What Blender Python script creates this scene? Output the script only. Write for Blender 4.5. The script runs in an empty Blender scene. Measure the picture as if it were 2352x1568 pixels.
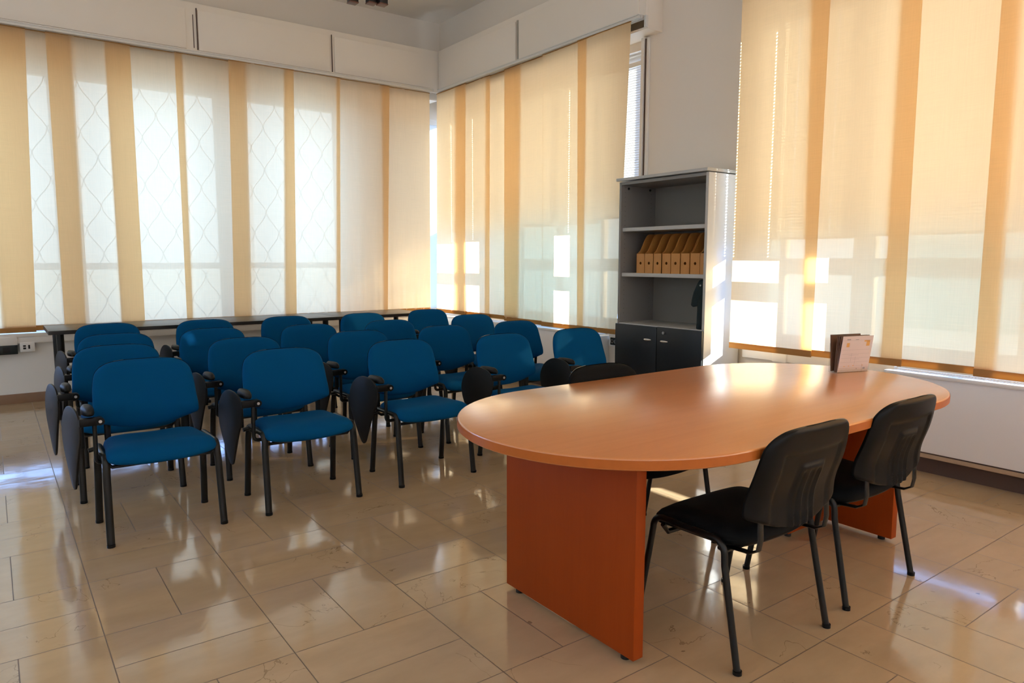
import bpy, bmesh, math, random
from mathutils import Vector, Matrix
PI = math.pi
random.seed(7)
scene = bpy.context.scene
COL = scene.collection

# ------------------------------------------------------------------ camera
F_PX = 1626.2
PITCH = math.radians(6.594)
AZ = math.radians(53.644)
cam_d = bpy.data.cameras.new('camera')
cam = bpy.data.objects.new('camera', cam_d)
COL.objects.link(cam)
cam.location = (0, 0, 1.42)
fwd = Vector((math.cos(AZ) * math.cos(PITCH), math.sin(AZ) * math.cos(PITCH), -math.sin(PITCH)))
cam.rotation_euler = fwd.to_track_quat('-Z', 'Y').to_euler()
cam_d.sensor_width = 36
cam_d.lens = F_PX / 2352 * 36
cam_d.clip_start = 0.05
scene.camera = cam

# ------------------------------------------------------------------ world and sun
SKY = 1.0
world = bpy.data.worlds.new('world')
scene.world = world
world.use_nodes = True
wn = world.node_tree
wn.nodes.clear()
w_out = wn.nodes.new('ShaderNodeOutputWorld')
w_bg = wn.nodes.new('ShaderNodeBackground')
w_tc = wn.nodes.new('ShaderNodeTexCoord')
w_sep = wn.nodes.new('ShaderNodeSeparateXYZ')
w_ramp = wn.nodes.new('ShaderNodeValToRGB')
w_map = wn.nodes.new('ShaderNodeMapRange')
w_map.inputs['From Min'].default_value = -1
w_map.inputs['From Max'].default_value = 1
wn.links.new(w_tc.outputs['Generated'], w_sep.inputs[0])
wn.links.new(w_sep.outputs['Z'], w_map.inputs['Value'])
wn.links.new(w_map.outputs[0], w_ramp.inputs[0])
wn.links.new(w_ramp.outputs[0], w_bg.inputs[0])
wn.links.new(w_bg.outputs[0], w_out.inputs[0])
r = w_ramp.color_ramp
r.elements[0].position = 0.40
r.elements[0].color = (0.75, 1.1, 1.7, 1)
r.elements[1].position = 1.0
r.elements[1].color = (0.55, 1.05, 1.9, 1)
for p, c in ((0.49, (0.90, 1.35, 2.3, 1)), (0.51, (1.0, 1.56, 2.95, 1)), (0.62, (0.9, 1.48, 2.95, 1))):
    e = r.elements.new(p)
    e.color = c
w_bg.inputs[1].default_value = 2.6 * SKY

sun_d = bpy.data.lights.new('sun', 'SUN')
sun_d.energy = 26.0
sun_d.angle = math.radians(0.53)
sun_d.color = (1.0, 0.97, 0.91)
sun = bpy.data.objects.new('sun', sun_d)
COL.objects.link(sun)
SUN_K, SUN_M = 0.65, 0.415
sun.rotation_euler = Vector((-1, SUN_K, -SUN_M)).to_track_quat('-Z', 'Y').to_euler()
sun.location = (12, -5, 7)

scene.view_settings.view_transform = 'Standard'
scene.view_settings.look = 'None'
scene.view_settings.gamma = 1
scene.view_settings.use_curve_mapping = False
scene.view_settings.exposure = 0.20
cy = scene.cycles
cy.use_denoising = True
cy.max_bounces = 9
cy.diffuse_bounces = 5
cy.glossy_bounces = 3
cy.transmission_bounces = 6
cy.transparent_max_bounces = 12
cy.caustics_reflective = False
cy.caustics_refractive = False
cy.sample_clamp_indirect = 8
cy.use_adaptive_sampling = True
cy.adaptive_threshold = 0.02


# ------------------------------------------------------------------ materials
def new_mat(name):
    m = bpy.data.materials.new(name)
    m.use_nodes = True
    nt = m.node_tree
    nt.nodes.clear()
    out = nt.nodes.new('ShaderNodeOutputMaterial')
    return m, nt, out


class N:
    """tiny node helper"""
    def __init__(s, nt):
        s.nt = nt

    def n(s, t, **kw):
        nd = s.nt.nodes.new('ShaderNode' + t)
        for k, v in kw.items():
            setattr(nd, k, v)
        return nd

    def l(s, a, b):
        s.nt.links.new(a, b)

    def math(s, op, a, b=None, c=None):
        nd = s.n('Math', operation=op)
        for i, v in enumerate((a, b, c)):
            if v is None:
                continue
            if isinstance(v, (int, float)):
                nd.inputs[i].default_value = v
            else:
                s.l(v, nd.inputs[i])
        return nd.outputs[0]

    def mix(s, fac, a, b):
        nd = s.n('Mix', data_type='RGBA')
        for i, v in ((0, fac), (6, a), (7, b)):
            if isinstance(v, (int, float)):
                nd.inputs[i].default_value = v
            elif isinstance(v, tuple):
                nd.inputs[i].default_value = (*v[:3], 1)
            else:
                s.l(v, nd.inputs[i])
        return nd.outputs[2]


def simple(name, col, rough=0.5, metal=0.0, noise=0.0, nscale=20.0, bump=0.0, bscale=200.0, spec=0.5, stretch=None, coat=0.0, sheen=0.0):
    m, nt, out = new_mat(name)
    h = N(nt)
    b = h.n('BsdfPrincipled')
    b.inputs['Base Color'].default_value = (*col, 1)
    b.inputs['Roughness'].default_value = rough
    b.inputs['Metallic'].default_value = metal
    b.inputs['Specular IOR Level'].default_value = spec
    if coat:
        b.inputs['Coat Weight'].default_value = coat
        b.inputs['Coat Roughness'].default_value = 0.1
    if sheen:
        b.inputs['Sheen Weight'].default_value = sheen
        b.inputs['Sheen Roughness'].default_value = 0.4
        b.inputs['Sheen Tint'].default_value = (min(1, col[0] * 2 + .1), min(1, col[1] * 2 + .2), min(1, col[2] * 2 + .2), 1)
    h.l(b.outputs[0], out.inputs[0])
    tc = h.n('TexCoord')
    src = tc.outputs['Object']
    if stretch:
        mp = h.n('Mapping')
        mp.inputs['Scale'].default_value = stretch
        h.l(src, mp.inputs[0])
        src = mp.outputs[0]
    if noise:
        t = h.n('TexNoise')
        t.inputs['Scale'].default_value = nscale
        t.inputs['Detail'].default_value = 4
        h.l(src, t.inputs['Vector'])
        v = h.math('MULTIPLY_ADD', t.outputs[0], noise * 2, 1 - noise)
        mx = h.n('VectorMath', operation='SCALE')
        mx.inputs[0].default_value = col
        h.l(v, mx.inputs['Scale'])
        h.l(mx.outputs[0], b.inputs['Base Color'])
    if bump:
        t = h.n('TexNoise')
        t.inputs['Scale'].default_value = bscale
        t.inputs['Detail'].default_value = 2
        h.l(tc.outputs['Object'], t.inputs['Vector'])
        bp = h.n('Bump')
        bp.inputs['Strength'].default_value = bump
        bp.inputs['Distance'].default_value = 0.002
        h.l(t.outputs[0], bp.inputs['Height'])
        h.l(bp.outputs[0], b.inputs['Normal'])
    return m


def wood_mat(name, c1, c2, rough, axis, coat=0.0, spec=0.5, scale=1.0):
    m, nt, out = new_mat(name)
    h = N(nt)
    b = h.n('BsdfPrincipled')
    tc = h.n('TexCoord')
    mp = h.n('Mapping')
    s = [22 * scale, 22 * scale, 22 * scale]
    s[axis] = 0.9 * scale
    mp.inputs['Scale'].default_value = s
    h.l(tc.outputs['Object'], mp.inputs[0])
    t = h.n('TexNoise')
    t.inputs['Scale'].default_value = 1.4
    t.inputs['Detail'].default_value = 6
    t.inputs['Distortion'].default_value = 0.6
    h.l(mp.outputs[0], t.inputs['Vector'])
    mp2 = h.n('Mapping')
    s2 = [160 * scale] * 3
    s2[axis] = 9 * scale
    mp2.inputs['Scale'].default_value = s2
    h.l(tc.outputs['Object'], mp2.inputs[0])
    t2 = h.n('TexNoise')
    t2.inputs['Scale'].default_value = 2
    h.l(mp2.outputs[0], t2.inputs['Vector'])
    f = h.math('MULTIPLY_ADD', t2.outputs[0], 0.45, h.math('MULTIPLY', t.outputs[0], 0.8))
    f = h.math('SUBTRACT', f, 0.12)
    c = h.mix(f, c1, c2)
    h.l(c, b.inputs['Base Color'])
    b.inputs['Roughness'].default_value = rough
    b.inputs['Specular IOR Level'].default_value = spec
    b.inputs['Coat Weight'].default_value = coat
    b.inputs['Coat Roughness'].default_value = 0.3
    bp = h.n('Bump')
    bp.inputs['Strength'].default_value = 0.03
    bp.inputs['Distance'].default_value = 0.001
    h.l(t2.outputs[0], bp.inputs['Height'])
    h.l(bp.outputs[0], b.inputs['Normal'])
    h.l(b.outputs[0], out.inputs[0])
    return m


def marble_mat():
    m, nt, out = new_mat('marble_tiles')
    h = N(nt)
    b = h.n('BsdfPrincipled')
    tc = h.n('TexCoord')
    sep = h.n('SeparateXYZ')
    h.l(tc.outputs['Object'], sep.inputs[0])
    PX, PY = 0.5415, 0.5465
    u = h.math('DIVIDE', h.math('SUBTRACT', sep.outputs[0], 0.262), PX)
    v = h.math('DIVIDE', h.math('SUBTRACT', sep.outputs[1], 1.33), PY)
    iu, iv = h.math('FLOOR', u), h.math('FLOOR', v)
    fu, fv = h.math('SUBTRACT', u, iu), h.math('SUBTRACT', v, iv)
    par = h.math('FLOORED_MODULO', h.math('ADD', iu, iv), 2.0)     # 1: split across x
    inv = h.math('SUBTRACT', 1.0, par)
    # half index
    hu, hv = h.math('GREATER_THAN', fu, 0.5), h.math('GREATER_THAN', fv, 0.5)
    half = h.math('ADD', h.math('MULTIPLY', par, hu), h.math('MULTIPLY', inv, hv))
    # distance to joints
    du = h.math('MULTIPLY', h.math('MINIMUM', fu, h.math('SUBTRACT', 1.0, fu)), PX)
    dv = h.math('MULTIPLY', h.math('MINIMUM', fv, h.math('SUBTRACT', 1.0, fv)), PY)
    cu = h.math('MULTIPLY', h.math('ABSOLUTE', h.math('SUBTRACT', fu, 0.5)), PX)
    cv = h.math('MULTIPLY', h.math('ABSOLUTE', h.math('SUBTRACT', fv, 0.5)), PY)
    cmid = h.math('ADD', h.math('MULTIPLY', par, cu), h.math('MULTIPLY', inv, cv))
    d = h.math('MINIMUM', h.math('MINIMUM', du, dv), cmid)
    joint = h.math('LESS_THAN', d, 0.0021)
    # per tile random
    cmb = h.n('CombineXYZ')
    h.l(iu, cmb.inputs[0]); h.l(iv, cmb.inputs[1]); h.l(half, cmb.inputs[2])
    wnz = h.n('TexWhiteNoise', noise_dimensions='3D')
    h.l(cmb.outputs[0], wnz.inputs['Vector'])
    rnd, rcol = wnz.outputs['Value'], wnz.outputs['Color']
    # marble body, shifted per tile
    off = h.n('VectorMath', operation='MULTIPLY_ADD')
    h.l(rcol, off.inputs[0]); off.inputs[1].default_value = (9, 9, 9); h.l(tc.outputs['Object'], off.inputs[2])
    mp = h.n('Mapping'); mp.inputs['Scale'].default_value = (2.0, 5.0, 1)
    h.l(off.outputs[0], mp.inputs[0])
    n1 = h.n('TexNoise'); n1.inputs['Scale'].default_value = 1.6; n1.inputs['Detail'].default_value = 7; n1.inputs['Roughness'].default_value = 0.6
    h.l(mp.outputs[0], n1.inputs['Vector'])
    n2 = h.n('TexNoise'); n2.inputs['Scale'].default_value = 2.4; n2.inputs['Detail'].default_value = 5; n2.inputs['Distortion'].default_value = 0.8
    h.l(off.outputs[0], n2.inputs['Vector'])
    vein = h.math('ABSOLUTE', h.math('SUBTRACT', n2.outputs[0], 0.5))
    vein = h.math('LESS_THAN', vein, 0.0025)
    n2b = h.n('TexNoise'); n2b.inputs['Scale'].default_value = 1.3
    h.l(off.outputs[0], n2b.inputs['Vector'])
    vein = h.math('MULTIPLY', vein, h.math('GREATER_THAN', n2b.outputs[0], 0.52))
    n3 = h.n('TexNoise'); n3.inputs['Scale'].default_value = 17; n3.inputs['Detail'].default_value = 3
    h.l(off.outputs[0], n3.inputs['Vector'])
    speck = h.math('GREATER_THAN', n3.outputs[0], 0.775)
    n4 = h.n('TexNoise'); n4.inputs['Scale'].default_value = 60; n4.inputs['Detail'].default_value = 3
    h.l(off.outputs[0], n4.inputs['Vector'])
    c = h.mix(n1.outputs[0], (0.40, 0.270, 0.148), (0.64, 0.460, 0.280))
    c = h.mix(h.math('MULTIPLY', rnd, 0.35), c, (0.40, 0.30, 0.185))
    c = h.mix(h.math('MULTIPLY', n4.outputs[0], 0.25), c, (0.45, 0.345, 0.215))
    c = h.mix(h.math('MULTIPLY', vein, 0.55), c, (0.22, 0.14, 0.07))
    c = h.mix(h.math('MULTIPLY', speck, 0.7), c, (0.16, 0.10, 0.06))
    c = h.mix(h.math('MULTIPLY', joint, 0.80), c, (0.10, 0.065, 0.04))
    h.l(c, b.inputs['Base Color'])
    n5 = h.n('TexNoise'); n5.inputs['Scale'].default_value = 3.5; n5.inputs['Detail'].default_value = 5
    h.l(tc.outputs['Object'], n5.inputs['Vector'])
    rg = h.math('MULTIPLY_ADD', n5.outputs[0], 0.12, 0.035)
    rg = h.math('ADD', rg, h.math('MULTIPLY', joint, 0.4))
    h.l(rg, b.inputs['Roughness'])
    b.inputs['Specular IOR Level'].default_value = 0.85
    # each tile lies a hair out of level, plus a soft polish ripple
    sub = h.n('VectorMath', operation='SUBTRACT'); h.l(rcol, sub.inputs[0]); sub.inputs[1].default_value = (0.5, 0.5, 0.5)
    scl = h.n('VectorMath', operation='MULTIPLY'); h.l(sub.outputs[0], scl.inputs[0]); scl.inputs[1].default_value = (0.008, 0.008, 0)
    n6 = h.n('TexNoise'); n6.inputs['Scale'].default_value = 5
    h.l(tc.outputs['Object'], n6.inputs['Vector'])
    bp = h.n('Bump'); bp.inputs['Strength'].default_value = 0.12; bp.inputs['Distance'].default_value = 0.01
    h.l(n6.outputs[0], bp.inputs['Height'])
    add = h.n('VectorMath', operation='ADD'); h.l(bp.outputs[0], add.inputs[0]); h.l(scl.outputs[0], add.inputs[1])
    nrm = h.n('VectorMath', operation='NORMALIZE'); h.l(add.outputs[0], nrm.inputs[0])
    h.l(nrm.outputs[0], b.inputs['Normal'])
    h.l(b.outputs[0], out.inputs[0])
    return m


def curtain_mat():
    m, nt, out = new_mat('curtain_fabric')
    h = N(nt)
    tc = h.n('TexCoord')
    mp = h.n('Mapping'); mp.inputs['Scale'].default_value = (1.5, 1.5, 90)
    h.l(tc.outputs['Object'], mp.inputs[0])
    n1 = h.n('TexNoise'); n1.inputs['Scale'].default_value = 3; n1.inputs['Detail'].default_value = 3
    h.l(mp.outputs[0], n1.inputs['Vector'])
    mp2 = h.n('Mapping'); mp2.inputs['Scale'].default_value = (90, 90, 1.5)
    h.l(tc.outputs['Object'], mp2.inputs[0])
    n2 = h.n('TexNoise'); n2.inputs['Scale'].default_value = 3; n2.inputs['Detail'].default_value = 3
    h.l(mp2.outputs[0], n2.inputs['Vector'])
    w = h.math('ADD', n1.outputs[0], n2.outputs[0])          # about 1
    w = h.math('MULTIPLY_ADD', h.math('SUBTRACT', w, 1.0), 0.16, 1.0)
    trl = h.n('BsdfTranslucent')
    ct = h.n('VectorMath', operation='SCALE'); ct.inputs[0].default_value = CT; h.l(w, ct.inputs['Scale'])
    h.l(ct.outputs[0], trl.inputs[0])
    dif = h.n('BsdfDiffuse'); dif.inputs[0].default_value = (0.80, 0.60, 0.36, 1)
    trp = h.n('BsdfTransparent')
    cp = h.n('VectorMath', operation='SCALE'); cp.inputs[0].default_value = CP; h.l(w, cp.inputs['Scale'])
    h.l(cp.outputs[0], trp.inputs[0])
    m1 = h.n('MixShader'); m1.inputs[0].default_value = 0.30
    h.l(trl.outputs[0], m1.inputs[1]); h.l(dif.outputs[0], m1.inputs[2])
    m2 = h.n('MixShader'); m2.inputs[0].default_value = 0.07
    h.l(m1.outputs[0], m2.inputs[1]); h.l(trp.outputs[0], m2.inputs[2])
    h.l(m2.outputs[0], out.inputs[0])
    return m


CT = (0.96, 0.69, 0.40)
CP = (0.98, 0.70, 0.40)


def trans_mat(name, dcol, tcol, fac, rough=None):
    m, nt, out = new_mat(name)
    h = N(nt)
    d = h.n('BsdfDiffuse'); d.inputs[0].default_value = (*dcol, 1)
    t = h.n('BsdfTranslucent'); t.inputs[0].default_value = (*tcol, 1)
    mx = h.n('MixShader'); mx.inputs[0].default_value = fac
    h.l(d.outputs[0], mx.inputs[1]); h.l(t.outputs[0], mx.inputs[2])
    h.l(mx.outputs[0], out.inputs[0])
    return m


def glass_mat():
    m, nt, out = new_mat('window_glass')
    h = N(nt)
    g = h.n('BsdfGlossy'); g.inputs['Roughness'].default_value = 0.02
    t = h.n('BsdfTransparent'); t.inputs[0].default_value = (0.93, 0.96, 0.96, 1)
    fr = h.n('Fresnel'); fr.inputs[0].default_value = 1.3
    mx = h.n('MixShader')
    h.l(fr.outputs[0], mx.inputs[0]); h.l(t.outputs[0], mx.inputs[1]); h.l(g.outputs[0], mx.inputs[2])
    h.l(mx.outputs[0], out.inputs[0])
    return m


M = {
    'wall': simple('wall_paint', (0.86, 0.80, 0.72), 0.85, bump=0.05, bscale=90),
    'daylitwall': simple('daylit_wall_paint', (0.90, 0.91, 0.91), 0.8),  # brightness of the daylit wall under the sill put into the paint
    'ceiling': simple('ceiling_paint', (0.88, 0.83, 0.76), 0.9),
    'pelmet': simple('pelmet_paint', (0.88, 0.82, 0.74), 0.45, noise=0.02, nscale=2),
    'white': simple('white_enamel', (0.86, 0.86, 0.85), 0.35),
    'cabinet': simple('cabinet_enamel', (0.92, 0.91, 0.90), 0.28, spec=0.5),
    'plinth': simple('brown_stone', (0.30, 0.18, 0.11), 0.45, noise=0.15, nscale=12),
    'strip': simple('tan_wood_strip', (0.50, 0.36, 0.24), 0.5, noise=0.1, nscale=30),
    'darkgap': simple('dark_recess', (0.10, 0.06, 0.045), 0.7),
    'marble': marble_mat(),
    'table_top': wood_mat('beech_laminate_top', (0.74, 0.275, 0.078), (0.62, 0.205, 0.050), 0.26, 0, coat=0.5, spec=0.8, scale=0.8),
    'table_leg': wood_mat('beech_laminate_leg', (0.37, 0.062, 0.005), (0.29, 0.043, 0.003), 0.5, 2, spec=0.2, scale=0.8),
    'table_edge': simple('beech_edge_band', (0.50, 0.135, 0.022), 0.35, noise=0.08, nscale=40, spec=0.35),
    'desk': wood_mat('dark_desk_laminate', (0.050, 0.030, 0.020), (0.030, 0.017, 0.011), 0.33, 0),
    'desk_edge': simple('black_edge', (0.012, 0.011, 0.011), 0.45),
    'blue': simple('blue_upholstery', (0.0, 0.070, 0.205), 0.85, bump=0.25, bscale=900, spec=0.08, sheen=0.06),
    'blackfab': simple('black_upholstery', (0.004, 0.005, 0.006), 0.9, bump=0.3, bscale=700, spec=0.2),
    'plastic': simple('black_plastic', (0.005, 0.0055, 0.006), 0.34, bump=0.08, bscale=1200, spec=0.17),
    'tablet': simple('textured_black_board', (0.008, 0.0075, 0.007), 0.5, spec=0.3, bump=0.2, bscale=800),
    'metal': simple('black_painted_steel', (0.006, 0.0075, 0.008), 0.32, spec=0.35),
    'chrome': simple('polished_steel', (0.75, 0.74, 0.72), 0.18, metal=1.0),
    'steel': simple('satin_steel', (0.55, 0.55, 0.54), 0.35, metal=0.9),
    'alu': simple('aluminium_track', (0.74, 0.73, 0.70), 0.35, metal=0.1),
    'grey': simple('grey_laminate', (0.24, 0.23, 0.215), 0.42, noise=0.03, nscale=5),
    'greyedge': simple('pale_grey_edge', (0.50, 0.50, 0.48), 0.30),
    'sidelit': simple('daylit_laminate_side', (0.74, 0.76, 0.76), 0.30),  # daylight on this side put into a paler colour
    'back': simple('grey_backboard', (0.22, 0.205, 0.18), 0.6),
    'door': simple('black_door_laminate', (0.008, 0.010, 0.013), 0.38, noise=0.2, nscale=4, stretch=(1, 30, 1)),
    'cardboard': wood_mat('file_birch', (0.62, 0.30, 0.075), (0.48, 0.20, 0.045), 0.5, 2, scale=1.2),
    'hem': trans_mat('curtain_hem', (0.52, 0.30, 0.12), (0.62, 0.36, 0.12), 0.35),
    'slat': trans_mat('blind_slat', (0.86, 0.84, 0.80), (0.88, 0.92, 0.88), 0.105),
    'frosted': trans_mat('added_frosted_glass', (0.7, 0.75, 0.8), (0.46, 0.645, 0.78), 0.62),
    'added_pale_blind': trans_mat('added_pale_blind', (0.8, 0.78, 0.76), (0.58, 0.54, 0.49), 0.75),
    'peach': trans_mat('added_peach_blind', (0.8, 0.72, 0.62), (0.76, 0.66, 0.53), 0.75),
    'glass': glass_mat(),
    'frame': simple('window_frame_paint', (0.82, 0.80, 0.76), 0.4),
    'grille': simple('grille_steel', (0.30, 0.27, 0.24), 0.6),
    'sock_black': simple('black_socket', (0.010, 0.018, 0.020), 0.4),
    'dark': simple('dark_hole', (0.006, 0.006, 0.006), 0.6),
    'paper': simple('printed_paper', (0.74, 0.66, 0.62), 0.6),
    'brownpaper': simple('brown_card', (0.16, 0.085, 0.05), 0.7),
    'ink': simple('grey_ink', (0.38, 0.36, 0.36), 0.7),
    'orangeink': simple('orange_ink', (0.80, 0.45, 0.14), 0.7),
    'cloth': simple('dark_teal_cloth', (0.008, 0.020, 0.024), 0.9, bump=0.3, bscale=400),
    'lampbrown': simple('brown_lamp_wood', (0.13, 0.045, 0.022), 0.45),
    'bulb': simple('dull_lamp_face', (0.12, 0.045, 0.03), 0.4),
    'acrylic': None,
}
M['curtain'] = curtain_mat()
M['frosted_fill'] = trans_mat('added_warm_frosted_glass', (0.8, 0.76, 0.72), (0.66, 0.64, 0.60), 0.72)
m, nt, out = new_mat('clear_acrylic')
h = N(nt)
g = h.n('BsdfGlossy'); g.inputs['Roughness'].default_value = 0.03
t = h.n('BsdfTransparent'); t.inputs[0].default_value = (0.95, 0.95, 0.95, 1)
mx = h.n('MixShader'); mx.inputs[0].default_value = 0.10
h.l(t.outputs[0], mx.inputs[1]); h.l(g.outputs[0], mx.inputs[2]); h.l(mx.outputs[0], out.inputs[0])
M['acrylic'] = m


# ------------------------------------------------------------------ mesh helpers
class MB:
    def __init__(s):
        s.v, s.f = [], []

    def add(s, vs, fs):
        o = len(s.v)
        s.v += [tuple(v) for v in vs]
        s.f += [tuple(i + o for i in f) for f in fs]
        return s

    def box(s, x0, x1, y0, y1, z0, z1, bev=0.0):
        if bev:
            b = min(bev, (x1 - x0) * .45, (y1 - y0) * .45, (z1 - z0) * .45)
            bm = bmesh.new()
            bmesh.ops.create_cube(bm, size=1)
            for v in bm.verts:
                v.co = Vector(((x0 + x1) / 2 + v.co.x * (x1 - x0), (y0 + y1) / 2 + v.co.y * (y1 - y0), (z0 + z1) / 2 + v.co.z * (z1 - z0)))
            bmesh.ops.bevel(bm, geom=bm.edges[:], offset=b, segments=2, profile=0.6, affect='EDGES')
            bm.verts.index_update()
            s.add([v.co[:] for v in bm.verts], [[v.index for v in f.verts] for f in bm.faces])
            bm.free()
            return s
        vs = [(x, y, z) for x in (x0, x1) for y in (y0, y1) for z in (z0, z1)]
        return s.add(vs, [(0, 1, 3, 2), (4, 6, 7, 5), (0, 4, 5, 1), (2, 3, 7, 6), (0, 2, 6, 4), (1, 5, 7, 3)])

    def prism(s, pts, ax, a, b):
        """closed 2D outline extruded along axis ax from a to b"""
        n = len(pts)
        def mk(p, t):
            q = list(p)
            q.insert(ax, t)
            return tuple(q)
        vs = [mk(p, a) for p in pts] + [mk(p, b) for p in pts]
        fs = [tuple(range(n)), tuple(range(2 * n - 1, n - 1, -1))]
        fs += [(i, i + n, (i + 1) % n + n, (i + 1) % n) for i in range(n)]
        return s.add(vs, fs)

    def tube(s, path, ra, rb=None, seg=12, up=(0, 0, 1), cap=True):
        """tube along a path; ra is the radius along 'side', rb along the other way"""
        rb = rb or ra
        P = [Vector(p) for p in path]
        n = len(P)
        vs = []
        upv = Vector(up)
        for i, p in enumerate(P):
            d = (P[min(i + 1, n - 1)] - P[max(i - 1, 0)]).normalized()
            side = d.cross(upv)
            if side.length < 1e-3:
                side = d.cross(Vector((0, 1, 0)))
            side.normalize()
            oth = side.cross(d).normalized()
            for k in range(seg):
                a = 2 * PI * k / seg
                vs.append(p + side * (ra * math.cos(a)) + oth * (rb * math.sin(a)))
        fs = []
        for i in range(n - 1):
            for k in range(seg):
                k2 = (k + 1) % seg
                fs.append((i * seg + k, i * seg + k2, (i + 1) * seg + k2, (i + 1) * seg + k))
        if cap:
            fs.append(tuple(range(seg - 1, -1, -1)))
            fs.append(tuple(range((n - 1) * seg, n * seg)))
        return s.add(vs, fs)

    def cyl(s, c, r, z0, z1, seg=20):
        return s.tube([(c[0], c[1], z0), (c[0], c[1], z1)], r, seg=seg, up=(0, 1, 0))

    def rings(s, rings, cap=True):
        n = len(rings[0])
        vs = [v for rg in rings for v in rg]
        fs = []
        for i in range(len(rings) - 1):
            for k in range(n):
                k2 = (k + 1) % n
                fs.append((i * n + k, i * n + k2, (i + 1) * n + k2, (i + 1) * n + k))
        if cap:
            fs.append(tuple(range(n - 1, -1, -1)))
            fs.append(tuple(range((len(rings) - 1) * n, len(rings) * n)))
        return s.add(vs, fs)

    def grid(s, fn, nu, nv):
        o = len(s.v)
        for j in range(nv + 1):
            for i in range(nu + 1):
                s.v.append(tuple(fn(i / nu, j / nv)))
        for j in range(nv):
            for i in range(nu):
                a = o + j * (nu + 1) + i
                s.f.append((a, a + 1, a + nu + 2, a + nu + 1))
        return s

    def rot(s, ang, c=(0, 0, 0)):
        ca, sa = math.cos(ang), math.sin(ang)
        s.v = [(c[0] + (x - c[0]) * ca - (y - c[1]) * sa, c[1] + (x - c[0]) * sa + (y - c[1]) * ca, z) for x, y, z in s.v]
        return s

    def build(s, name, mat, parent=None, smooth=True, angle=35, fix=True):
        me = bpy.data.meshes.new(name)
        me.from_pydata(s.v, [], s.f)
        if fix:
            bm = bmesh.new()
            bm.from_mesh(me)
            bmesh.ops.recalc_face_normals(bm, faces=bm.faces)
            bm.to_mesh(me)
            bm.free()
        if smooth:
            me.polygons.foreach_set('use_smooth', [True] * len(me.polygons))
            me.set_sharp_from_angle(angle=math.radians(angle))
        me.materials.append(M[mat])
        me.update()
        o = bpy.data.objects.new(name, me)
        COL.objects.link(o)
        if parent:
            o.parent = parent
        return o


def tag(o, label=None, cat=None, group=None, kind=None):
    if label: o['label'] = label
    if cat: o['category'] = cat
    if group: o['group'] = group
    if kind: o['kind'] = kind
    return o


def thing(name, label, cat, loc=(0, 0, 0), rz=0, group=None):
    o = bpy.data.objects.new(name, None)
    o.empty_display_size = 0.05
    COL.objects.link(o)
    o.location = loc
    o.rotation_euler = (0, 0, rz)
    return tag(o, label, cat, group)


def copy_thing(root, loc, rz, label, group=None):
    r = root.copy(); COL.objects.link(r)
    r.location = loc; r.rotation_euler = (0, 0, rz)
    r['label'] = label
    if group: r['group'] = group
    for ch in list(root.children):
        c = ch.copy(); COL.objects.link(c); c.parent = r
        for g in list(ch.children):
            d = g.copy(); COL.objects.link(d); d.parent = c
    return r


def struct(name, mb, mat, parent=None, **kw):
    o = mb.build(name, mat, parent, **kw)
    if not parent:
        o['kind'] = 'structure'
    return o


def catmull(pts, n=6, closed=True):
    out = []
    m = len(pts)
    rng = range(m) if closed else range(m - 1)
    for i in rng:
        g = (lambda k: pts[k % m]) if closed else (lambda k: pts[max(0, min(m - 1, k))])
        p0, p1, p2, p3 = g(i - 1), g(i), g(i + 1), g(i + 2)
        for k in range(n):
            t = k / n
            out.append(tuple(0.5 * (2 * b + (c - a) * t + (2 * a - 5 * b + 4 * c - d) * t * t + (3 * b - a - 3 * c + d) * t ** 3)
                             for a, b, c, d in zip(p0, p1, p2, p3)))
    if not closed:
        out.append(tuple(pts[-1]))
    return out


# ------------------------------------------------------------------ room shell
XB = 5.15      # pier face on the window wall
YA = 8.50      # wall under the windows behind the desks
CZ = 4.62      # ceiling
X0, Y0 = -3.0, -3.4
struct('floor', MB().box(X0, 5.6, Y0, 9.0, -0.1, 0.0), 'marble', smooth=False)
struct('ceiling', MB().box(X0, 5.9, Y0, 9.3, CZ, CZ + 0.15), 'ceiling', smooth=False)
w = MB()
w.box(X0, 5.6, 8.75, 9.2, 3.34, CZ)                   # above the windows
w.box(3.72, 3.86, 8.62, 9.0, 0.70, 3.34)
w.box(5.3, 5.6, 8.76, 9.0, 0.70, 3.42)
struct('wall_back', w, 'wall', smooth=False)
struct('wall_back_lower', MB().box(X0, 5.6, YA, YA + 0.5, 0, 0.66), 'daylitwall', smooth=False)
w = MB()
w.box(XB, 5.60, 3.62, 4.88, 0, CZ)                    # pier
w.box(5.12, 5.60, 4.88, 8.75, 0, 0.62)
w.box(5.12, 5.60, Y0, 3.62, 0, 0.62)
w.box(5.20, 5.60, 4.88, 8.75, 3.42, CZ)
w.box(5.20, 5.60, Y0, 3.62, 3.42, CZ)
struct('wall_right', w, 'wall', smooth=False)
struct('wall_left', MB().box(X0 - 0.15, X0, Y0, 9.0, 0, .7).box(X0 - 0.15, X0, Y0, 9.0, 3.5, CZ).box(X0 - .15, X0, 8.4, 9.0, .7, 3.5)
       .box(X0 - .15, X0, 2.4, 2.7, .7, 3.5).box(X0 - .15, X0, Y0, Y0 + .2, .7, 3.5), 'wall', smooth=False)
struct('wall_front', MB().box(X0, 5.6, Y0 - 0.15, Y0, 0, .7).box(X0, 5.6, Y0 - .15, Y0, 3.5, CZ).box(X0, X0 + .3, Y0 - .15, Y0, .7, 3.5)
       .box(4.9, 5.6, Y0 - .15, Y0, .7, 3.5), 'wall', smooth=False)
struct('baseboard_back', MB().box(X0, 5.1, YA - 0.012, YA, 0, 0.095, 0.002), 'plinth')
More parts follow.
